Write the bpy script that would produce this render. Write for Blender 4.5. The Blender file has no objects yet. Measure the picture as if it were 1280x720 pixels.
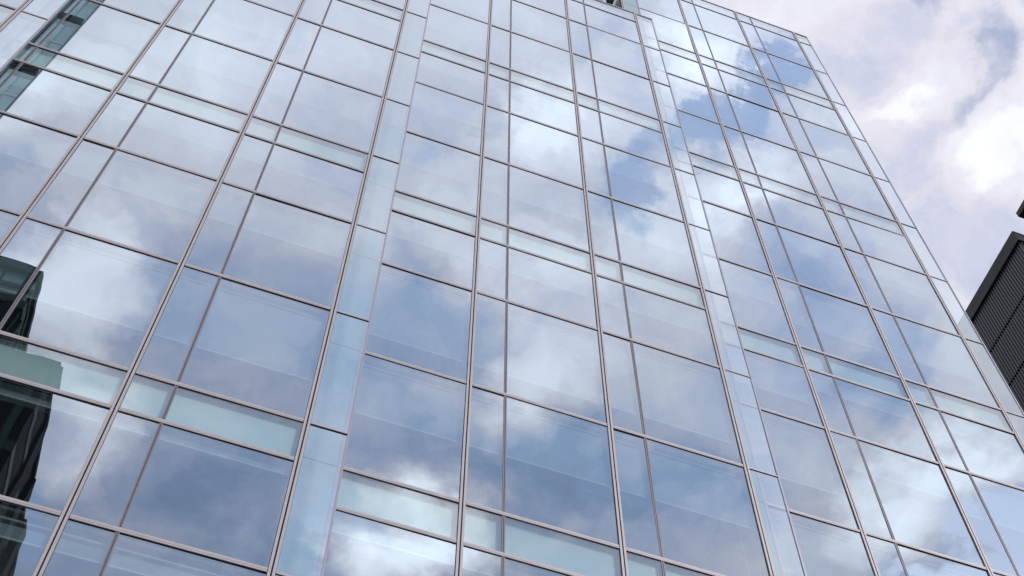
import bpy, bmesh, math, random
from mathutils import Vector, Matrix
random.seed(7)
scene = bpy.context.scene
COL = scene.collection

# ---------------------------------------------------------------- sizes (metres)
H = 3.8627        # storey height
SP = 1.1116       # spandrel height
P = 3.0           # one wide pane plus one narrow pane
N = 0.764         # narrow pane
G = 0.738         # glass wing past each corner
STEP = 0.71       # set-back between neighbouring bays
CAM = Vector((-1.0663, -13.5794, -31.2085))
RIGHT = Vector((0.94253277, -0.33409277, 0.0037416))
DOWN = Vector((0.29575608, 0.82906401, -0.47453261))
FWD = Vector((0.15543589, 0.44836914, 0.88022997))
FPX = 1742.6
GROUND = -32.85
# each bay: right-hand corner x, plane y, top z, wing width, lowest row
BAYS = [
    dict(x5=-8.66, y=-0.71, top=19.31, g=0.70),
    dict(x5=0.0, y=0.0, top=19.31, g=G),
    dict(x5=9.0, y=0.71, top=23.18, g=G),
    dict(x5=18.0, y=1.42, top=32.15, g=0.70),
]
ROW_LAST = 7

# ---------------------------------------------------------------- helpers
def link(o, parent=None):
    COL.objects.link(o)
    if parent: o.parent = parent
    return o

class MB:
    def __init__(s): s.v = []; s.f = []; s.m = []
    def quad(s, pts, m=0):
        b = len(s.v); s.v += [tuple(p) for p in pts]; s.f.append(tuple(range(b, b + len(pts)))); s.m.append(m)
    def box(s, x0, x1, y0, y1, z0, z1, m=0, front=None):
        b = len(s.v)
        s.v += [(x0,y0,z0),(x1,y0,z0),(x1,y1,z0),(x0,y1,z0),(x0,y0,z1),(x1,y0,z1),(x1,y1,z1),(x0,y1,z1)]
        fs = [(0,1,5,4),(1,2,6,5),(2,3,7,6),(3,0,4,7),(4,5,6,7),(3,2,1,0)]
        for i, f in enumerate(fs):
            s.f.append(tuple(b + k for k in f)); s.m.append(front if (front is not None and i == 0) else m)
    def build(s, name, mats, parent=None, origin=None, smooth=False):
        me = bpy.data.meshes.new(name)
        vs = s.v
        if origin is not None:
            vs = [(x - origin[0], y - origin[1], z - origin[2]) for x, y, z in vs]
        me.from_pydata(vs, [], s.f)
        for m in (mats if isinstance(mats, (list, tuple)) else [mats]): me.materials.append(m)
        for p, mi in zip(me.polygons, s.m): p.material_index = mi; p.use_smooth = smooth
        me.update()
        o = bpy.data.objects.new(name, me)
        if origin is not None: o.location = origin
        return link(o, parent)

def tube(mb, a, b, r, n=12, m=0, r2=None):
    a = Vector(a); b = Vector(b); d = (b - a).normalized()
    u = d.orthogonal().normalized(); w = d.cross(u); r2 = r if r2 is None else r2
    base = len(mb.v)
    for c, rr in ((a, r), (b, r2)):
        for i in range(n):
            t = 2 * math.pi * i / n
            mb.v.append(tuple(c + (u * math.cos(t) + w * math.sin(t)) * rr))
    for i in range(n):
        j = (i + 1) % n
        mb.f.append((base + i, base + j, base + n + j, base + n + i)); mb.m.append(m)
    mb.f.append(tuple(base + n - 1 - i for i in range(n))); mb.m.append(m)
    mb.f.append(tuple(base + n + i for i in range(n))); mb.m.append(m)

def empty(name, loc, label, cat, group=None):
    o = bpy.data.objects.new(name, None); o.location = loc; o.empty_display_size = 0.5
    COL.objects.link(o); o['label'] = label; o['category'] = cat
    if group: o['group'] = group
    return o

def adopt(o, parent):
    """parent while keeping the world place (parents here are only translated)"""
    o.parent = parent; o.location = Vector(o.location) - Vector(parent.location)

def structure(o, label=None):
    o['kind'] = 'structure'
    if label: o['label'] = label

# ---------------------------------------------------------------- materials
def mat(name, base, rough=0.6, metal=0.0, noise=None, spec=0.5):
    m = bpy.data.materials.new(name); m.use_nodes = True
    nt = m.node_tree; b = nt.nodes['Principled BSDF']
    b.inputs['Base Color'].default_value = (*base, 1); b.inputs['Roughness'].default_value = rough
    b.inputs['Metallic'].default_value = metal; b.inputs['Specular IOR Level'].default_value = spec
    if noise:
        sc, amt = noise
        tc = nt.nodes.new('ShaderNodeTexCoord'); nz = nt.nodes.new('ShaderNodeTexNoise')
        nz.inputs['Scale'].default_value = sc; nz.inputs['Detail'].default_value = 6
        mp = nt.nodes.new('ShaderNodeMapRange'); mp.inputs[3].default_value = 1 - amt; mp.inputs[4].default_value = 1 + amt
        mx = nt.nodes.new('ShaderNodeVectorMath'); mx.operation = 'SCALE'; mx.inputs[0].default_value = base
        nt.links.new(tc.outputs['Object'], nz.inputs['Vector']); nt.links.new(nz.outputs['Fac'], mp.inputs[0])
        nt.links.new(mp.outputs[0], mx.inputs['Scale']); nt.links.new(mx.outputs[0], b.inputs['Base Color'])
        mr = nt.nodes.new('ShaderNodeMapRange'); mr.inputs[3].default_value = max(0.02, rough - 0.12); mr.inputs[4].default_value = min(1, rough + 0.12)
        nt.links.new(nz.outputs['Fac'], mr.inputs[0]); nt.links.new(mr.outputs[0], b.inputs['Roughness'])
    return m

def glass(name, r0, tint, refl, bump=0.007, power=3.0, r1=0.97, film=None):
    m = bpy.data.materials.new(name); m.use_nodes = True
    nt = m.node_tree; nt.nodes.clear(); L = nt.links.new
    out = nt.nodes.new('ShaderNodeOutputMaterial'); mix = nt.nodes.new('ShaderNodeMixShader')
    tr = nt.nodes.new('ShaderNodeBsdfTransparent'); gl = nt.nodes.new('ShaderNodeBsdfGlossy')
    tr.inputs[0].default_value = (*tint, 1); gl.inputs['Color'].default_value = (*refl, 1); gl.inputs['Roughness'].default_value = 0.0
    tc = nt.nodes.new('ShaderNodeTexCoord'); nz = nt.nodes.new('ShaderNodeTexNoise')
    nz.inputs['Scale'].default_value = 0.9; nz.inputs['Detail'].default_value = 1.5
    oi = nt.nodes.new('ShaderNodeObjectInfo'); ad = nt.nodes.new('ShaderNodeVectorMath'); ad.operation = 'ADD'
    sc = nt.nodes.new('ShaderNodeVectorMath'); sc.operation = 'SCALE'; sc.inputs['Scale'].default_value = 1.0
    cb = nt.nodes.new('ShaderNodeCombineXYZ'); ml = nt.nodes.new('ShaderNodeMath'); ml.operation = 'MULTIPLY'; ml.inputs[1].default_value = 57.0
    L(oi.outputs['Random'], ml.inputs[0]); L(ml.outputs[0], cb.inputs[0]); L(ml.outputs[0], cb.inputs[1])
    L(tc.outputs['Object'], ad.inputs[0]); L(cb.outputs[0], ad.inputs[1]); L(ad.outputs[0], nz.inputs['Vector'])
    # float glass is never quite flat: the normal wanders by a fraction of a degree
    ge = nt.nodes.new('ShaderNodeNewGeometry')
    s1 = nt.nodes.new('ShaderNodeVectorMath'); s1.operation = 'SUBTRACT'; s1.inputs[1].default_value = (.5, .5, .5)
    s2 = nt.nodes.new('ShaderNodeVectorMath'); s2.operation = 'SCALE'; s2.inputs['Scale'].default_value = bump
    s3 = nt.nodes.new('ShaderNodeVectorMath'); s3.operation = 'ADD'; s4 = nt.nodes.new('ShaderNodeVectorMath'); s4.operation = 'NORMALIZE'
    L(nz.outputs['Color'], s1.inputs[0]); L(s1.outputs[0], s2.inputs[0]); L(s2.outputs[0], s3.inputs[0]); L(ge.outputs['Normal'], s3.inputs[1])
    L(s3.outputs[0], s4.inputs[0]); L(s4.outputs[0], gl.inputs['Normal'])
    lw = nt.nodes.new('ShaderNodeLayerWeight'); lw.inputs['Blend'].default_value = 0.5
    pw = nt.nodes.new('ShaderNodeMath'); pw.operation = 'POWER'; pw.inputs[1].default_value = power
    L(lw.outputs['Facing'], pw.inputs[0])
    mr = nt.nodes.new('ShaderNodeMapRange'); mr.inputs[3].default_value = r0; mr.inputs[4].default_value = r1
    rv = nt.nodes.new('ShaderNodeMath'); rv.operation = 'MULTIPLY_ADD'; rv.inputs[1].default_value = 0.05; L(oi.outputs['Random'], rv.inputs[0])
    L(pw.outputs[0], mr.inputs[0]); L(mr.outputs[0], rv.inputs[2]); L(rv.outputs[0], mix.inputs[0]); L(tr.outputs[0], mix.inputs[1]); L(gl.outputs[0], mix.inputs[2])
    if film:      # a thin uneven film of dust on the pane
        df = nt.nodes.new('ShaderNodeBsdfDiffuse'); df.inputs[0].default_value = (*film[0], 1)
        m2 = nt.nodes.new('ShaderNodeMixShader'); n2 = nt.nodes.new('ShaderNodeTexNoise')
        n2.inputs['Scale'].default_value = 1.0; n2.inputs['Detail'].default_value = 4
        mg = nt.nodes.new('ShaderNodeMapping'); mg.inputs['Scale'].default_value = (5.0, 1.0, 0.5)
        L(ad.outputs[0], mg.inputs['Vector']); L(mg.outputs[0], n2.inputs['Vector'])
        r2 = nt.nodes.new('ShaderNodeMapRange'); r2.inputs[3].default_value = film[1] * .0; r2.inputs[4].default_value = film[1] * 2.0
        L(n2.outputs['Fac'], r2.inputs[0]); L(r2.outputs[0], m2.inputs[0]); L(mix.outputs[0], m2.inputs[1]); L(df.outputs[0], m2.inputs[2])
        L(m2.outputs[0], out.inputs[0])
    else:
        L(mix.outputs[0], out.inputs[0])
    return m

def clear(name, c):
    m = bpy.data.materials.new(name); m.use_nodes = True; nt = m.node_tree; nt.nodes.clear()
    out = nt.nodes.new('ShaderNodeOutputMaterial'); tr = nt.nodes.new('ShaderNodeBsdfTransparent'); tr.inputs[0].default_value = (*c, 1)
    nt.links.new(tr.outputs[0], out.inputs[0]); return m

M = {}
M['vision'] = glass('vision_glass', 0.28, (0.84, 0.95, 0.97), (0.82, 0.925, 1.0), power=1.6, r1=1.25, film=((0.5, 0.6, 0.62), 0.009))
M['spandrel'] = glass('spandrel_glass', 0.12, (0.90, 0.96, 0.98), (0.87, 0.945, 1.0), power=1.6, r1=1.1, film=((0.5, 0.6, 0.62), 0.03))
M['wing'] = glass('wing_glass', 0.36, (0.90, 0.97, 0.99), (0.87, 0.95, 1.0), power=1.8, film=((0.62, 0.76, 0.84), 0.05))
M['edge'] = clear('glass_edge', (0.96, 0.985, 0.98))
M['alu'] = mat('pink_grey_aluminium', (0.68, 0.625, 0.635), 0.42, 0.15, (2.5, 0.10))
M['alu_dark'] = mat('brown_grey_aluminium', (0.30, 0.27, 0.30), 0.42, 0.15, (2.5, 0.12))
M['alu_pale'] = mat('lilac_grey_edge_profile', (0.50, 0.47, 0.55), 0.40, 0.3, (3, 0.1))
M['gasket'] = mat('black_rubber', (0.018, 0.016, 0.018), 0.7)
M['panel'] = mat('aqua_panel', (0.76, 0.95, 0.92), 0.6, 0, (1.0, 0.04))
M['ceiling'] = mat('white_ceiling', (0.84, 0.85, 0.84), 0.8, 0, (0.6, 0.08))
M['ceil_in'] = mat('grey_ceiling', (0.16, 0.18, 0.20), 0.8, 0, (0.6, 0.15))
M['lip'] = mat('white_ceiling_edge', (0.82, 0.84, 0.82), 0.5)
M['blind'] = mat('pale_roller_blind', (0.40, 0.45, 0.47), 0.9, 0, (4, 0.05))
M['slab'] = mat('concrete_slab', (0.22, 0.22, 0.21), 0.85, 0, (1.5, 0.2))
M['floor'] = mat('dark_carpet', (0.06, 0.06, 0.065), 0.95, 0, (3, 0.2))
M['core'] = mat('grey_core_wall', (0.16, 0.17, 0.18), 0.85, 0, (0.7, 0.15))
M['corner'] = mat('pale_aqua_corner_panel', (0.42, 0.62, 0.68), 0.12, 0.0, (0.8, 0.05))
M['return'] = mat('aqua_return_panel', (0.50, 0.66, 0.66), 0.35, 0.1, (1.0, 0.05))

# ---------------------------------------------------------------- which panes show largest
def project(p):
    q = Vector(p) - CAM; z = q.dot(FWD)
    if z < 0.1: return None
    return (640 + FPX * q.dot(RIGHT) / z, 360 + FPX * q.dot(DOWN) / z)
def shown_area(x0, x1, y, z0, z1):
    pts = [project((x, y, z)) for x, z in ((x0, z0), (x1, z0), (x1, z1), (x0, z1))]
    if None in pts: return 0
    for axis, lim, sign in ((0, 0, 1), (0, 1280, -1), (1, 0, 1), (1, 720, -1)):
        out = []
        for i in range(len(pts)):
            a, b = pts[i - 1], pts[i]; ia = (a[axis] - lim) * sign >= 0; ib = (b[axis] - lim) * sign >= 0
            if ia != ib:
                t = (lim - a[axis]) / (b[axis] - a[axis]); out.append((a[0] + t * (b[0] - a[0]), a[1] + t * (b[1] - a[1])))
            if ib: out.append(b)
        pts = out
        if not pts: return 0
    return abs(sum(pts[i - 1][0] * pts[i][1] - pts[i][0] * pts[i - 1][1] for i in range(len(pts)))) / 2

# ---------------------------------------------------------------- the glass tower
tower = empty('glass_office_building', (0, 0, GROUND), 'stepped blue glass curtain wall office building filling the frame, with pinkish grey mullions', 'building')
def part(mb, name, mats, origin=None, parent=None):
    o = mb.build(name, mats, None, origin)
    if parent is None:
        o.parent = tower; o.location = Vector(o.location) - Vector((0, 0, GROUND))
    else:
        o.parent = parent
    return o

def rows_of(top):
    r = math.ceil(-top / H - 1e-3)      # first full transom line below the top
    return range(r, ROW_LAST + 1)

DEPTH = {1: {0: 1.15, 1: 0.95, 2: 1.65, 3: 1.05}, 2: {-2: 1.0, -1: 1.2, 0: 1.3, 1: 1.75, 2: 1.45, 3: 1.3}, 3: {-1: 1.3, 0: 1.2, 1: 1.4, 2: 1.3, -3: 1.1, -2: 1.2}}
BLIND = {1: {-2: .6, -1: .55, 0: .62, 1: .45, 2: .68, 3: .41, 4: .2}, 2: {-3: .6, -2: .5, -1: .55, 0: .63, 1: .81, 2: .55, 3: .45}, 3: {-2: .5, -1: .48, 0: .55, 1: .5, 2: .55}}
windows = []; corners = []; spandrels = []; wings = []
for bi, b in enumerate(BAYS):
    x5, y, top, g = b['x5'], b['y'], b['top'], b['g']
    xl = x5 - 3 * P if bi else x5 - 9.0
    lines = []
    for k in range(3):
        lines += [(x5 - (3 - k) * P, 'thick'), (x5 - (3 - k) * P + N, 'thin')]
    lines.append((x5, 'thick'))
    if bi == 1: lines[1] = (-8.09, 'thin')
    bot = -(ROW_LAST + 1) * H
    bot = GROUND + 1.2
    # mullions
    for x, kind in lines:
        mb = MB(); o0 = (x, y, bot)
        if kind == 'thick':
            mb.box(x - 0.056, x - 0.013, y - 0.034, y + 0.10, bot, top, 0)
            mb.box(x + 0.013, x + 0.056, y - 0.034, y + 0.10, bot, top, 0)
            mb.box(x - 0.013, x + 0.013, y - 0.012, y + 0.09, bot, top, 1)
            mb.box(x - 0.063, x - 0.056, y - 0.006, y + 0.08, bot, top, 1)
            mb.box(x + 0.056, x + 0.063, y - 0.006, y + 0.08, bot, top, 1)
            part(mb, 'mullion', [M['alu'], M['gasket']], o0)
        else:
            mb.box(x - 0.029, x - 0.005, y - 0.014, y + 0.08, bot, top, 0)
            mb.box(x + 0.005, x + 0.029, y - 0.014, y + 0.08, bot, top, 0)
            mb.box(x - 0.005, x + 0.005, y - 0.008, y + 0.07, bot, top, 1)
            part(mb, 'mullion', [M['alu_dark'], M['gasket']] if not (bi > 1 and x < xl + 1) else [M['alu_pale'], M['alu_pale']], o0)
    # free edge profile of the wing
    mb = MB(); xe = x5 + g
    mb.box(xe - 0.026, xe + 0.010, y - 0.022, y + 0.021, bot, top, 0)
    part(mb, 'edge_profile', [M['alu_pale']], (xe, y, bot))
    # glass rows
    zs_lines = []
    for r in rows_of(top):
        zt = -r * H
        zb = max(-(r + 1) * H, bot)
        if zt > top + 1e-3 or zb >= zt - .05: continue
        zs_lines.append((zt, True))
        zw = zt
        if r % 3 == 0:
            zw = zt - SP; zs_lines.append((zw, False))
        for k in range(6):
            xa, xb = lines[k][0], lines[k + 1][0]
            if k == 0 and bi > 1:      # a plain panel behind the glass wing
                corners.append((xa, xb, y, zb, zt)); continue
            if r % 3 == 0: spandrels.append((xa, xb, y, zw, zt))
            windows.append((xa, xb, y, zb, zw))
        (wings if bi else windows).append((x5, xe, y, zb, zt))
    # the strip between the uppermost transom and the roof edge
    ztop_line = zs_lines[0][0]
    if top - ztop_line > 0.2:
        for k in range(0 if bi < 2 else 1, 6): spandrels.append((lines[k][0], lines[k + 1][0], y, ztop_line, top))
        wings.append((x5, xe, y, ztop_line, top))
    # transoms: one rail across the bay, and one short rail on the wing at each storey line
    for z, full in zs_lines:
        mb = MB()
        if abs(z - top) > 0.1:
            xs = xl + .08
            for x0_, x1_ in (((xl + .066 if bi < 2 else xl + BAYS[bi - 1]['g'] + .02), x5 - 2 * P - .066), (x5 - 2 * P + .066, x5 - P - .066), (x5 - P + .066, x5 - .066)):
                mb.box(x0_, x1_, y - 0.022, y + 0.08, z - 0.010, z + 0.042, 0)
                mb.box(x0_, x1_, y - 0.022, y + 0.08, z - 0.048, z - 0.017, 0)
                mb.box(x0_, x1_, y - 0.014, y + 0.07, z - 0.017, z - 0.010, 1)
                mb.box(x0_, x1_, y - 0.008, y + 0.06, z - 0.058, z - 0.048, 1)
            part(mb, 'transom', [M['alu'], M['gasket']], (x5 - 4.5, y, z))
            if full:
                mb = MB()
                mb.box(x5 + .066, xe - .03, y - 0.016, y + 0.021, z - 0.024, z + 0.024, 0)
                mb.box(x5 + .066, xe - .03, y - 0.010, y + 0.020, z - 0.034, z - 0.024, 1)
                if bi == 0: mb.box(x5 + .066, xe - .03, y + .023, y + .11, z - .17, z + .14, 1)
                part(mb, 'wing_rail', [M['alu'], M['gasket']], (x5 + .4, y, z))
    # coping
    mb = MB()
    mb.box(xl, xe + .012, y - 0.03, y + 0.16, top, top + 0.05, 0)
    part(mb, 'coping', [M['alu'], M['gasket']], (x5 - 4, y, top))
    # return wall in the step behind the corner
    if bi < 3:
        mb = MB(); y2 = BAYS[bi + 1]['y']
        mb.box(x5 - 0.02, x5 + 0.02, y + .11, y2 - .07, bot, min(top, BAYS[bi + 1]['top']), 0)
        zz = bot + 1.0
        part(mb, 'return_wall', [M['return']], (x5, y, bot))
    # rooms behind the glass
    for r in rows_of(top):
        zt = -r * H
        if zt - .6 < bot: continue
        d = DEPTH.get(bi, {}).get(r, 1.1 + 0.45 * (((r * 7 + bi * 3) % 5) / 4))
        mb = MB(); xa, xb = xl + .03, x5 - .03
        drop = SP * 0.0 + 0.16
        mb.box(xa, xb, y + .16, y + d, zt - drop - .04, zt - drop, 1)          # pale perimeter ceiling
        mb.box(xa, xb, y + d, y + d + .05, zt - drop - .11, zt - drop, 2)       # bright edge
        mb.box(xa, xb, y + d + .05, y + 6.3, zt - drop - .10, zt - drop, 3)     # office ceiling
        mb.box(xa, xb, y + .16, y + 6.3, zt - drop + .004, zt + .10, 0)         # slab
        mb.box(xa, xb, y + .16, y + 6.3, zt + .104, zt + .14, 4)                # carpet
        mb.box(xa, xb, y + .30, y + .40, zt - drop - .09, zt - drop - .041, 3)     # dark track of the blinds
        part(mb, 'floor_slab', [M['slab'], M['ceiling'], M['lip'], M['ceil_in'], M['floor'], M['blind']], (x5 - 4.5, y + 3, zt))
    # roller blinds, drawn part of the way down and not all alike
    for r in rows_of(top):
        zt = -r * H
        if zt - H < bot or bi == 0: continue
        rb = random.Random(r * 31 + bi)
        f0 = BLIND.get(bi, {}).get(r, rb.uniform(.42, .8))
        groups = [(0, 6)] if bi < 3 else [(0, 2), (2, 4), (4, 6)]
        for (k0, k1) in groups:
            f = f0 if bi < 3 else f0 + rb.choice((-.12, 0, 0, .1, .2))
            zc = zt - f * H
            zb_ = CAM.z + (zc - CAM.z) * (y - CAM.y + .12) / (y - CAM.y)
            ztop = zt - .34
            if zb_ > ztop - .3: continue
            mb = MB()
            for k in range(k0, k1):
                xa_, xb_ = lines[k][0] + .045, lines[k + 1][0] - .045
                if bi == 0 and k == 0: xa_ = xl + .1
                mb.box(xa_, xb_, y + .125, y + .131, zb_ + .045, ztop, 0)
                mb.box(xa_, xb_, y + .112, y + .142, zb_, zb_ + .04, 1)
            part(mb, 'roller_blind', [M['blind'], M['lip']], ((lines[k0][0] + lines[k1][0]) / 2, y + .12, zt))
    mb = MB()
    mb.box(xl, x5, y + 6.32, y + 6.6, bot, top - .2, 0)
    part(mb, 'core_wall', [M['core']], (x5 - 4.5, y + 6.4, bot))
    mb = MB()
    if bi < 3:
        mb.box(xl, x5 - .03, y + .2, y + 6.6, top - .19, top - .02, 0)
    else:
        mb.box(xl, x5 - .03, y + .2, y + 12.6, top - .9, top - .7, 0)
    part(mb, 'roof_slab', [M['slab']], (x5 - 4.5, y + 3, top))

def pane_mesh(mb, x0, x1, y, z0, z1, inset=0.07):
    mb.box(x0, x1, y, y + 0.02, z0, z1, 1, front=0)

def make_panes(items, name, material, fx, fz, cap=100, tilt=0.0018, back=None):
    items = sorted(items, key=lambda t: -shown_area(*t))
    singles, rest = items[:cap], items[cap:]
    if len(rest) and shown_area(*rest[0]) > 0: pass
    for (x0, x1, y, z0, z1) in singles:
        w = (x1 - x0) / 2 - fx; h = (z1 - z0) / 2 - fz
        mb = MB(); mb.box(-w, w, -0.0, 0.02, -h, h, 1, front=0)
        me_o = part(mb, name, [material, M['edge']])
        me_o.location = Vector(((x0 + x1) / 2, y, (z0 + z1) / 2 - GROUND))
        me_o.rotation_euler = (random.gauss(0, tilt), 0, random.gauss(0, tilt))
        if back:
            mb = MB(); mb.box(-w - .02, w + .02, 0.11, 0.14, -h - .03, h + .05, 0)
            part(mb, 'spandrel_panel', [back], None, me_o)
    if rest:
        mb = MB()
        for (x0, x1, y, z0, z1) in rest:
            mb.box(x0 + fx, x1 - fx, y, y + .02, z0 + fz, z1 - fz, 1, front=0)
            if back: mb.box(x0 + fx - .02, x1 - fx + .02, y + .09, y + .12, z0 + fz - .03, z1 - fz + .06, 2)
        o = part(mb, name, [material, M['edge']] + ([back] if back else []))
        o['kind'] = 'stuff'

make_panes(windows, 'window_pane', M['vision'], 0.024, 0.035)
make_panes(corners, 'corner_panel', M['corner'], 0.026, 0.012, tilt=0)
make_panes(spandrels, 'spandrel_pane', M['spandrel'], 0.028, 0.04, back=M['panel'])
make_panes(wings, 'wing_pane', M['wing'], 0.025, 0.02)

# base, flank and the recessed penthouse above the middle bay
mb = MB()
M['stone'] = mat('grey_stone', (0.28, 0.27, 0.26), 0.7, 0, (1.2, 0.2))
for b in BAYS: mb.box(b['x5'] - 9 + .001, b['x5'] - .001, b['y'] - .08, b['y'] + 6.6, GROUND - .05, GROUND + 1.2, 0)
part(mb, 'plinth', [M['stone']], (0, 0, GROUND))
mb = MB()
mb.box(17.86, 17.97, 1.42 + .12, 14.0, GROUND + 1.2, 32.0, 0)
for z in range(-8, 8):
    mb.box(17.97, 18.0, 1.56, 14.0, z * H - .03, z * H + .03, 1)
part(mb, 'side_wall', [M['return'], M['alu']], (18, 8, GROUND))
mb = MB(); mb.box(-17.6, 17.85, 13.8, 14.0, GROUND, 18, 0); part(mb, 'rear_wall', [M['stone']], (0, 14, GROUND))
# C bay's left flank, standing above the middle bay's roof
mb = MB()
mb.box(9.0, 9.05, 1.56, 12.5, 23.3, 32.1, 0)
part(mb, 'side_wall', [M['return']], (9, 8, 23))
M['brown'] = mat('brown_cladding', (0.055, 0.022, 0.018), 0.6, 0, (2, .2))
M['greywall'] = mat('warm_grey_cladding', (0.30, 0.29, 0.29), 0.7, 0, (2, .1))
M['white'] = mat('white_paint', (0.78, 0.75, 0.74), 0.5, 0, (2, .04))
mb = MB()
mb.box(0.3, 8.5, 2.6, 2.8, 23.2, 28.4, 0)
for x in (1.2, 3.0, 4.8, 6.4): mb.box(x, x + 1.1, 2.53, 2.6, 23.9, 27.6, 1)
mb.box(0.2, 8.9, 1.6, 6.5, 28.4, 28.65, 2)
part(mb, 'penthouse_wall', [M['greywall'], M['brown'], M['slab']], (4, 2.6, 23))
mb = MB(); tube(mb, (8.25, 1.75, 23.2), (8.25, 1.75, 28.4), .16, 16); part(mb, 'column', [M['white']], (8.25, 1.75, 23.2))
mb = MB(); mb.box(8.62, 8.86, 1.5, 1.66, 23.2, 25.3, 0); part(mb, 'roof_post', [M['gasket']], (8.7, 1.5, 23.2))

# ---------------------------------------------------------------- dark ribbed building on the right
X0, YF, ZT = 30.0, 5.48, 26.75
ZF = ZT - 0.88
dark = empty('dark_ribbed_building', (X0, YF, GROUND), 'dark charcoal building with vertically ribbed metal walls behind the right edge of the glass tower', 'building')
M['rib'] = mat('charcoal_ribbed_metal', (0.060, 0.060, 0.070), 0.40, 0.15, (1.2, 0.15), 0.4)
M['ribd'] = mat('dark_joint', (0.008, 0.008, 0.010), 0.6)
M['fascia'] = mat('dark_green_grey_fascia', (0.013, 0.016, 0.015), 0.55, 0.0, (0.8, 0.15), 0.25)
def dpart(mb, name, mats):
    o = mb.build(name, mats); o.parent = dark; o.location = -Vector(dark.location); return o
mb = MB(); mb.box(X0 + .13, X0 + 24, YF + .13, YF + 30, GROUND, ZF, 0); dpart(mb, 'wall', [M['ribd']])
seams = [ZF - 2.80 * k for k in range(0, 22)]
for k in range(len(seams) - 1):
    z1 = seams[k] - (0.07 if k else 0.02); z0 = seams[k + 1] + 0.07
    if z0 < GROUND: break
    mb = MB(); pitch = 0.150; n = int(20 / pitch)
    y = YF
    for i in range(n):        # trapezoid ribs
        ya = YF + i * pitch; v = [(X0 + .055, ya), (X0, ya + .03), (X0, ya + .075), (X0 + .055, ya + .105), (X0 + .055, ya + pitch)]
        for a, c in zip(v[:-1], v[1:]):
            mb.quad([(a[0], a[1], z0), (a[0], a[1], z1), (c[0], c[1], z1), (c[0], c[1], z0)])
    for i in range(50):
        xa = X0 + .055 + i * pitch; v = [(xa, YF + .0), (xa + .03, YF - .055), (xa + .075, YF - .055), (xa + .105, YF), (xa + pitch, YF)]
        for a, c in zip(v[:-1], v[1:]):
            mb.quad([(a[0], a[1], z0), (c[0], c[1], z0), (c[0], c[1], z1), (a[0], a[1], z1)])
    dpart(mb, 'ribbed_panel', [M['rib']])
mb = MB()
mb.box(X0 - .10, X0 + .3, YF - .12, YF + 30, ZF, ZT, 0)
mb.box(X0 + .3, X0 + 24, YF - .12, YF + .3, ZF, ZT, 0)
mb.box(X0 + .3, X0 + 24, YF + .3, YF + 30, ZF + .1, ZF + .3, 0)
dpart(mb, 'fascia', [M['fascia']])
mb = MB(); tube(mb, (X0 + .12, 5.2, 25.35), (X0 + 1.0, 5.2, 27.1), .12, 14); tube(mb, (X0 + .12, 5.2, 25.35), (X0 + .12, 5.5, 24.9), .12, 14)
dpart(mb, 'pipe', [M['greywall']])
mb = MB(); mb.box(X0 + .81, X0 + 6, 2.6, 5.22, 28.6, 29.0, 0)
for x in (X0 + 2.4, X0 + 5): tube(mb, (x, 5.1, ZF - .6), (x, 5.1, 28.6), .08, 10)
dpart(mb, 'roof_canopy', [M['fascia']])

# ---------------------------------------------------------------- dark tower across the street, seen mirrored in the glass
YT = -46.4
opp = empty('dark_green_tower', (-24, YT, GROUND), 'dark green glass tower mirrored in the lower left corner of the facade', 'building')
def opart(mb, name, mats):
    o = mb.build(name, mats); o.parent = opp; o.location = -Vector(opp.location); return o
M['odark'] = mat('black_green_cladding', (0.002, 0.0035, 0.005), 0.8, 0, (0.3, .3), 0.03)
M['ogreen'] = mat('dark_green_band', (0.008, 0.028, 0.028), 0.6, 0.0, (0.25, .5), 0.08)
M['oteal'] = mat('teal_roof_glass', (0.05, 0.14, 0.15), 0.3, 0.0, (0.3, .7))
M['oblue'] = mat('blue_black_column', (0.004, 0.007, 0.013), 0.7, 0, (0.4, .4), 0.04)
xt, zt = -19.0, 65.4
mb = MB(); mb.box(xt - 30, xt, YT - 26, YT, GROUND, zt - 6.0, 0)
for k in range(26): mb.box(xt - .9 - k * 1.3, xt - .35 - k * 1.3, YT, YT + .35, GROUND, zt - 6, 1)
for k in range(20): mb.box(xt, xt + .3, YT - 1.6 - k * 1.3, YT - 1.0 - k * 1.3, GROUND, zt - 6, 1)
opart(mb, 'tower_wall', [M['odark'], M['oblue']])
mb = MB()
mb.box(xt - 30, xt + .15, YT - 26, YT + .2, zt - 6.0, zt - 4.8, 0)
mb.box(xt - 30, xt - .2, YT - 26, YT - .2, zt - 4.8, zt - 1.6, 1)
mb.box(xt - 30, xt + .1, YT - 26, YT + .2, zt - 1.6, zt - .9, 0)
mb.box(xt - 30, xt - .3, YT - 26, YT - .3, zt - .9, zt - .5, 2)
mb.box(xt - 30, xt - .1, YT - 26, YT - .1, zt - .5, zt, 0)
for k in range(18): mb.box(xt - .6 - k * 1.7, xt - .45 - k * 1.7, YT - .2, YT - .05, zt - 4.75, zt - 1.65, 2)
mb.box(xt - 30, xt + .02, YT - 25, YT + .02, zt - 3.4, zt - 3.1, 0)
opart(mb, 'roof_crown', [M['ogreen'], M['oteal'], M['odark']])
xb, zb, yb = -12.2, 40.6, -36.4
mb = MB(); mb.box(xb - 40, xb, yb - 62, yb, GROUND, zb - 1.5, 0)
for k in range(14): mb.box(xb, xb + .22 + .12 * (k % 3), yb - 5.5 - k * 4.1, yb - 3.9 - k * 4.1, zb - 14, zb - 1.5 + .25 * (k % 2), 0)
for k in range(22): mb.box(xb - .9 - k * 1.8, xb - .5 - k * 1.8, yb, yb + .12, GROUND, zb - 1.6, 1)
for z in range(0, 16): mb.box(xb - 40, xb + .05, yb - 61.9, yb + .06, zb - 5.5 - z * 4, zb - 4.6 - z * 4, 1)
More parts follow.
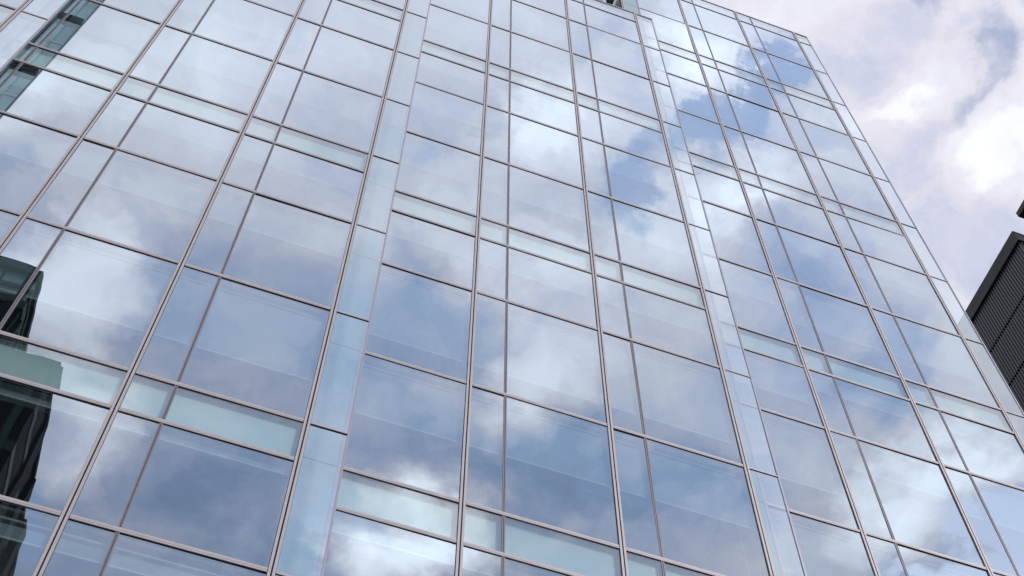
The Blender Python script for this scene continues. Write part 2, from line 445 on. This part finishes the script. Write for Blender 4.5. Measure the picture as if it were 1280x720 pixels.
opart(mb, 'lower_block_wall', [M['odark'], M['ogreen']])
mb = MB(); mb.box(xb - 40, xb + .2, yb - 62.2, yb + .2, zb - 1.5, zb - .9, 0); mb.box(xb - 40, xb - .1, yb - 62, yb - .1, zb - .9, zb, 1)
opart(mb, 'parapet', [M['odark'], M['oblue']])
ml = bpy.data.materials.new('lamp_glow'); ml.use_nodes = True; nt = ml.node_tree; nt.nodes.clear()
e = nt.nodes.new('ShaderNodeEmission'); e.inputs[0].default_value = (1, .86, .7, 1); e.inputs[1].default_value = 6
oo = nt.nodes.new('ShaderNodeOutputMaterial'); nt.links.new(e.outputs[0], oo.inputs[0])
lp = MB(); lp.box(-19.32, -19.10, YT + .37, YT + .6, 50.9, 51.12, 0)
opart(lp, 'wall_lamp', [ml])

# ---------------------------------------------------------------- the street
M['asphalt'] = mat('asphalt', (0.05, 0.05, 0.052), 0.85, 0, (6, .25))
M['paving'] = mat('pavement_stone', (0.42, 0.41, 0.39), 0.8, 0, (2, .15))
M['line'] = mat('road_paint', (0.75, 0.75, 0.72), 0.6)
M['ground'] = mat('earth_and_city_ground', (0.12, 0.12, 0.11), 0.9, 0, (0.05, .3))
mb = MB(); S = 1500; mb.quad([(-S, -S, GROUND - .05), (S, -S, GROUND - .05), (S, S, GROUND - .05), (-S, S, GROUND - .05)])
structure(mb.build('ground', [M['ground']]))
mb = MB(); mb.box(-60, 60, -17.5, -0.9, GROUND - .2, GROUND, 0); mb.box(-60, 60, -17.65, -17.5, GROUND - .2, GROUND - .002, 0)
structure(mb.build('pavement', [M['paving']]))
mb = MB(); mb.quad([(-200, -31, GROUND - .13 + .1), (200, -31, GROUND - .03), (200, -17.65, GROUND - .03), (-200, -17.65, GROUND - .03)])
structure(mb.build('road', [M['asphalt']]))
mb = MB()
for k in range(-20, 20): mb.quad([(k * 6, -24.4, GROUND - .026), (k * 6 + 3, -24.4, GROUND - .026), (k * 6 + 3, -24.28, GROUND - .026), (k * 6, -24.28, GROUND - .026)])
structure(mb.build('road_marking', [M['line']]))

# ---------------------------------------------------------------- sky
# gaps and bright or heavy patches of the cloud layer: x/z, y/z of the direction, turn, two radii, weight
HOLES = [[0.2674, -0.3255, -2.0864, 0.0456, 0.033, 1.0], [0.3064, -0.3081, -2.4695, 0.039, 0.0333, 0.9], [0.3103, -0.2659, -2.656, 0.0415, 0.0256, 0.9], [0.2388, -0.3853, -0.9846, 0.0343, 0.0311, 0.9], [0.244, -0.3408, -2.1921, 0.0367, 0.0265, 0.7], [0.3043, -0.2815, -2.22, 0.0354, 0.0262, 0.7], [0.219, -0.4033, 1.9792, 0.0345, 0.0251, 0.5], [0.2462, -0.412, 1.9692, 0.042, 0.0221, 0.5], [0.6975, -0.6121, 2.2203, 0.0847, 0.0564, 1.1], [0.6529, -0.5754, 2.6326, 0.0472, 0.0399, 0.6], [0.6415, -0.6596, -2.829, 0.0659, 0.028, 0.8], [-0.1414, -0.8833, 1.5511, 0.1024, 0.0279, 1.1], [-0.1349, -0.6976, -3.1041, 0.0523, 0.0243, 0.5], [-0.2256, -0.5436, -3.1217, 0.0537, 0.0392, 0.55], [0.1079, -0.7751, 1.8308, 0.0623, 0.0321, 0.45], [0.1407, -0.7728, -2.0458, 0.0367, 0.0349, 0.3], [0.506, -0.3608, 2.1375, 0.044, 0.0253, 0.3], [-0.1022, -0.8982, -2.2256, 0.0613, 0.0525, 0.4], [0.059, -0.8553, -2.7571, 0.0659, 0.0371, 0.3], [0.4515, 0.2089, 0.4078, 0.0301, 0.028, 0.45], [0.4459, 0.2447, 1.296, 0.0436, 0.0283, 0.375], [0.389, 0.1792, 2.8775, 0.0353, 0.0208, 0.4], [0.5263, 0.2938, -3.0789, 0.0326, 0.0265, 0.35], [0.4427, 0.1665, 0.9548, 0.037, 0.0229, 0.175], [0.3613, 0.2344, 2.8596, 0.0539, 0.031, 0.19], [0.5398, 0.3565, 0.8661, 0.0599, 0.0437, 0.225], [0.4222, 0.2949, 2.8386, 0.0558, 0.0266, 0.125], [0.395, 0.2158, 0.5472, 0.0392, 0.0339, 0.15], [0.4966, 0.3566, 0.9598, 0.0659, 0.0439, 0.15]]
GLOW = [[0.4451, -0.4698, 2.9586, 0.1214, 0.0792, -0.35], [0.3881, -0.4106, 2.9318, 0.0755, 0.0546, -0.3], [0.5086, -0.5232, -3.1053, 0.0783, 0.0472, -0.25], [0.5104, -0.4383, 2.7202, 0.0676, 0.0474, -0.25], [0.2057, -0.4756, -2.8057, 0.0775, 0.0436, 0.25], [0.1278, -0.3717, 1.9008, 0.0392, 0.0367, 0.3], [-0.1959, -0.6581, 1.4004, 0.0314, 0.0252, 0.2], [0.1539, -0.8164, -2.0394, 0.0876, 0.0678, 1.5], [0.2094, -0.7867, 1.845, 0.0644, 0.0508, 0.9], [0.1845, -0.7336, -2.7888, 0.0711, 0.0352, 0.6], [0.2256, -0.6069, -2.8161, 0.0613, 0.0566, 0.45], [0.2257, -0.5481, -2.8124, 0.0733, 0.0542, 0.35], [0.1802, -0.5002, -2.8015, 0.0585, 0.0515, 0.3], [0.5746, -0.6081, -2.3024, 0.091, 0.0631, 0.7], [0.6071, -0.5277, -2.8647, 0.0767, 0.0419, 0.5], [-0.1602, -0.6374, 1.1977, 0.0794, 0.0678, 0.55], [-0.1278, -0.7332, -2.2251, 0.0718, 0.0617, 0.45], [0.2465, -0.292, -2.8581, 0.0543, 0.0379, 0.4], [0.167, -0.3717, -2.8129, 0.0862, 0.0594, 0.35], [0.2765, -0.4274, -2.8394, 0.064, 0.0428, 0.35], [0.3211, -0.3633, -2.6207, 0.0744, 0.0382, 0.5], [0.2547, -0.2658, -2.8535, 0.0657, 0.0433, 0.3], [0.3869, -0.2657, 3.0648, 0.0437, 0.0376, 0.3], [-0.1034, -0.4266, 3.1179, 0.1059, 0.0526, 0.25], [-0.2119, -0.4653, -2.7393, 0.0732, 0.0382, 0.35], [-0.0528, -0.3818, -2.7787, 0.0959, 0.0437, 0.2], [0.0327, -0.8115, 1.408, 0.055, 0.049, 0.4], [-0.1229, -0.7931, 1.52, 0.0612, 0.0475, 0.4], [-0.1338, -0.5737, -2.739, 0.0773, 0.0427, 0.3], [0.1356, -0.4701, -2.7934, 0.0766, 0.0426, 0.15], [0.0536, -0.5299, 1.8546, 0.0874, 0.0258, 0.15], [-0.0115, -0.7805, 2.9606, 0.1119, 0.0873, -0.5], [0.1327, -0.675, -3.0213, 0.1173, 0.0666, -0.3], [0.0122, -0.6243, -2.7276, 0.1472, 0.1004, -0.25], [0.2938, -0.6714, -2.8097, 0.1549, 0.095, -0.5], [0.4032, -0.6415, -2.9075, 0.1416, 0.1126, -0.5], [0.449, -0.4933, 2.9565, 0.1587, 0.1027, -0.35], [0.1321, -0.5411, -2.7605, 0.105, 0.0825, -0.2], [0.431, -0.4108, -2.8935, 0.0978, 0.0658, -0.2], [0.0858, -0.4006, -2.7814, 0.0801, 0.0529, -0.2], [0.3321, -0.7724, -2.801, 0.1467, 0.0563, -0.3], [-0.102, -0.57, 3.0816, 0.0938, 0.0296, -0.1], [0.3548, -0.3995, -2.8676, 0.0641, 0.0427, -0.25], [0.5205, -0.5016, -2.8357, 0.1022, 0.0484, -0.3], [0.4144, -0.3483, -2.9326, 0.0573, 0.0414, -0.2], [0.3557, 0.2298, 2.8902, 0.0658, 0.0431, -0.45], [0.4136, 0.3051, 2.8662, 0.0685, 0.0401, -0.35], [0.4439, 0.2386, 1.3003, 0.0681, 0.0439, -0.55], [0.3918, 0.1845, 2.921, 0.0533, 0.0358, -0.5], [0.5327, 0.3437, 0.4568, 0.0772, 0.0654, -0.55], [0.4454, 0.1979, 0.5215, 0.0396, 0.0335, -0.4], [0.4593, 0.3398, 1.0388, 0.0709, 0.0375, -0.3], [0.4419, 0.2668, 0.6201, 0.0344, 0.0292, -0.1], [0.3927, 0.2636, 2.8487, 0.0487, 0.0257, 0.15], [0.4888, 0.2641, 0.6073, 0.0491, 0.0408, 0.2], [0.2782, 0.2314, 2.8173, 0.059, 0.0242, 0.15]]
CLOUD_BASE = 1.35
CLOUD_GAIN = 9.6
GLOW_W = 1.0
GLOW_HDR = 0.8
ZEN = 0.9
BLUE_GAIN = 2.2
N2W = 1.35
RAMP = [(0.36, (.365, .475, .71)), (0.55, (.59, .635, .83)), (0.75, (.83, .81, .91))]

SUN_DIR = Vector((0.85, -1.45, 1.0)).normalized()
w = bpy.data.worlds.new('World'); scene.world = w; w.use_nodes = True
nt = w.node_tree; nt.nodes.clear(); L = nt.links.new
def nd(t, **k):
    n = nt.nodes.new(t)
    for a, v in k.items(): setattr(n, a, v)
    return n
out = nd('ShaderNodeOutputWorld'); bg = nd('ShaderNodeBackground'); bg.inputs[1].default_value = 0.10
sky = nd('ShaderNodeTexSky', sky_type='NISHITA', sun_disc=False)
sky.sun_elevation = math.asin(SUN_DIR.z); sky.sun_rotation = math.atan2(SUN_DIR.x, SUN_DIR.y)
sky.air_density = 1.0; sky.dust_density = 1.2; sky.ozone_density = 1.5
tc = nd('ShaderNodeTexCoord'); sx = nd('ShaderNodeSeparateXYZ'); L(tc.outputs['Generated'], sx.inputs[0])
def math_(op, a, b=None, c=None, clamp=False):
    n = nd('ShaderNodeMath', operation=op, use_clamp=clamp)
    for i, v in enumerate((a, b, c)):
        if v is None: continue
        if isinstance(v, (int, float)): n.inputs[i].default_value = v
        else: L(v, n.inputs[i])
    return n.outputs[0]
zc = math_('MAXIMUM', sx.outputs[2], 0.08)
cb = nd('ShaderNodeCombineXYZ'); L(math_('DIVIDE', sx.outputs[0], zc), cb.inputs[0]); L(math_('DIVIDE', sx.outputs[1], zc), cb.inputs[1])
plane = cb.outputs[0]          # where the view meets a flat cloud layer overhead
def noise(vec, scale, detail=6, rough=.55, dist=0, off=0):
    n = nd('ShaderNodeTexNoise'); n.inputs['Scale'].default_value = scale; n.inputs['Detail'].default_value = detail
    n.inputs['Roughness'].default_value = rough; n.inputs['Distortion'].default_value = dist
    if off:
        m = nd('ShaderNodeVectorMath', operation='ADD'); L(vec, m.inputs[0]); m.inputs[1].default_value = (off, off * .7, off * .3); vec = m.outputs[0]
    L(vec, n.inputs['Vector']); return n
wn = noise(plane, 10, 6, .62)
w1 = nd('ShaderNodeVectorMath', operation='SUBTRACT'); L(wn.outputs['Color'], w1.inputs[0]); w1.inputs[1].default_value = (.5, .5, .5)
w2 = nd('ShaderNodeVectorMath', operation='SCALE'); L(w1.outputs[0], w2.inputs[0]); w2.inputs['Scale'].default_value = 0.15
w3 = nd('ShaderNodeVectorMath', operation='ADD'); L(plane, w3.inputs[0]); L(w2.outputs[0], w3.inputs[1])
w4 = nd('ShaderNodeVectorMath', operation='MULTIPLY'); L(w3.outputs[0], w4.inputs[0]); w4.inputs[1].default_value = (1, 1, 0)
warped = w4.outputs[0]
def field(blobs):
    acc = None
    for (s, t, a, ra, rb, amp) in blobs:
        mp = nd('ShaderNodeMapping', vector_type='TEXTURE'); mp.inputs['Location'].default_value = (s, t, 0)
        mp.inputs['Rotation'].default_value = (0, 0, a); mp.inputs['Scale'].default_value = (ra, rb, 1)
        L(warped, mp.inputs['Vector'])
        g = nd('ShaderNodeTexGradient', gradient_type='SPHERICAL'); L(mp.outputs[0], g.inputs[0])
        acc = math_('MULTIPLY_ADD', g.outputs['Fac'], float(amp), acc if acc is not None else 0.0)
    return acc
holes = field(HOLES); glow = field(GLOW)
n1 = noise(warped, 5.5, 6, .58, .2, 3.1).outputs['Fac']
n2 = noise(warped, 11, 7, .62, .3, 8.3).outputs['Fac']
n3 = noise(plane, 3.0, 3, .5, 0, 5.7).outputs['Fac']
# blue showing through: mostly where there are gaps
hb = math_('MULTIPLY_ADD', math_('SUBTRACT', n1, .5), 1.0, math_('MULTIPLY_ADD', holes, 1.7, -.12))
hb = math_('MULTIPLY_ADD', math_('SUBTRACT', n2, .5), 1.9, hb)
mr = nd('ShaderNodeMapRange', interpolation_type='SMOOTHSTEP'); L(hb, mr.inputs[0]); mr.inputs[1].default_value = .10; mr.inputs[2].default_value = 1.0
blue = mr.outputs[0]
# cloud brightness
cbv = math_('MULTIPLY_ADD', math_('SUBTRACT', n3, .5), .9, CLOUD_BASE)
cbv = math_('MULTIPLY_ADD', math_('SUBTRACT', n1, .5), -.95, cbv)
cbv = math_('MULTIPLY_ADD', math_('SUBTRACT', n2, .5), N2W, cbv)
cbv = math_('MULTIPLY_ADD', glow, GLOW_W, cbv)
sy = nd('ShaderNodeSeparateXYZ'); L(plane, sy.inputs[0])
cbv = math_('MULTIPLY_ADD', math_('MINIMUM', math_('ADD', sy.outputs[1], .55), .27), ZEN, cbv)      # heavier cloud lower in the south
cr = nd('ShaderNodeValToRGB'); L(math_('MULTIPLY', cbv, .5, clamp=True), cr.inputs[0])
el = cr.color_ramp.elements
el[0].position = 0.10; el[0].color = (.30, .345, .50, 1)
el[1].position = 0.95; el[1].color = (.93, .955, 1.03, 1)
for pos, c in RAMP:
    x = el.new(pos); x.color = (*c, 1)
cs = nd('ShaderNodeVectorMath', operation='SCALE'); L(cr.outputs[0], cs.inputs[0]); L(math_('MULTIPLY_ADD', math_('MAXIMUM', glow, 0.0), CLOUD_GAIN * GLOW_HDR, CLOUD_GAIN), cs.inputs['Scale'])
sk = nd('ShaderNodeVectorMath', operation='SCALE'); L(sky.outputs[0], sk.inputs[0]); sk.inputs['Scale'].default_value = BLUE_GAIN
mx = nd('ShaderNodeMix', data_type='RGBA'); L(math_('MULTIPLY', blue, .72), mx.inputs[0]); L(cs.outputs[0], mx.inputs[6]); L(sk.outputs[0], mx.inputs[7])
L(mx.outputs[2], bg.inputs[0]); L(bg.outputs[0], out.inputs[0])

sun = bpy.data.lights.new('Sun', 'SUN'); sun.energy = 1.5; sun.angle = math.radians(10); sun.color = (1, .95, .9)
so = bpy.data.objects.new('sun', sun); so.rotation_euler = SUN_DIR.to_track_quat('Z', 'Y').to_euler(); COL.objects.link(so)

# ---------------------------------------------------------------- camera
cam = bpy.data.cameras.new('Camera'); cam.sensor_width = 36; cam.lens = 36 * FPX / 1280; cam.clip_end = 5000; cam.clip_start = .1
co = bpy.data.objects.new('camera', cam)
mw = Matrix.Identity(4)
for i in range(3):
    mw[i][0] = RIGHT[i]; mw[i][1] = -DOWN[i]; mw[i][2] = -FWD[i]; mw[i][3] = CAM[i]
co.matrix_world = mw; COL.objects.link(co); scene.camera = co
vs = scene.view_settings; vs.view_transform = 'Standard'; vs.look = 'None'; vs.exposure = 0; vs.gamma = 1; vs.use_curve_mapping = False
scene.cycles.transparent_max_bounces = 16
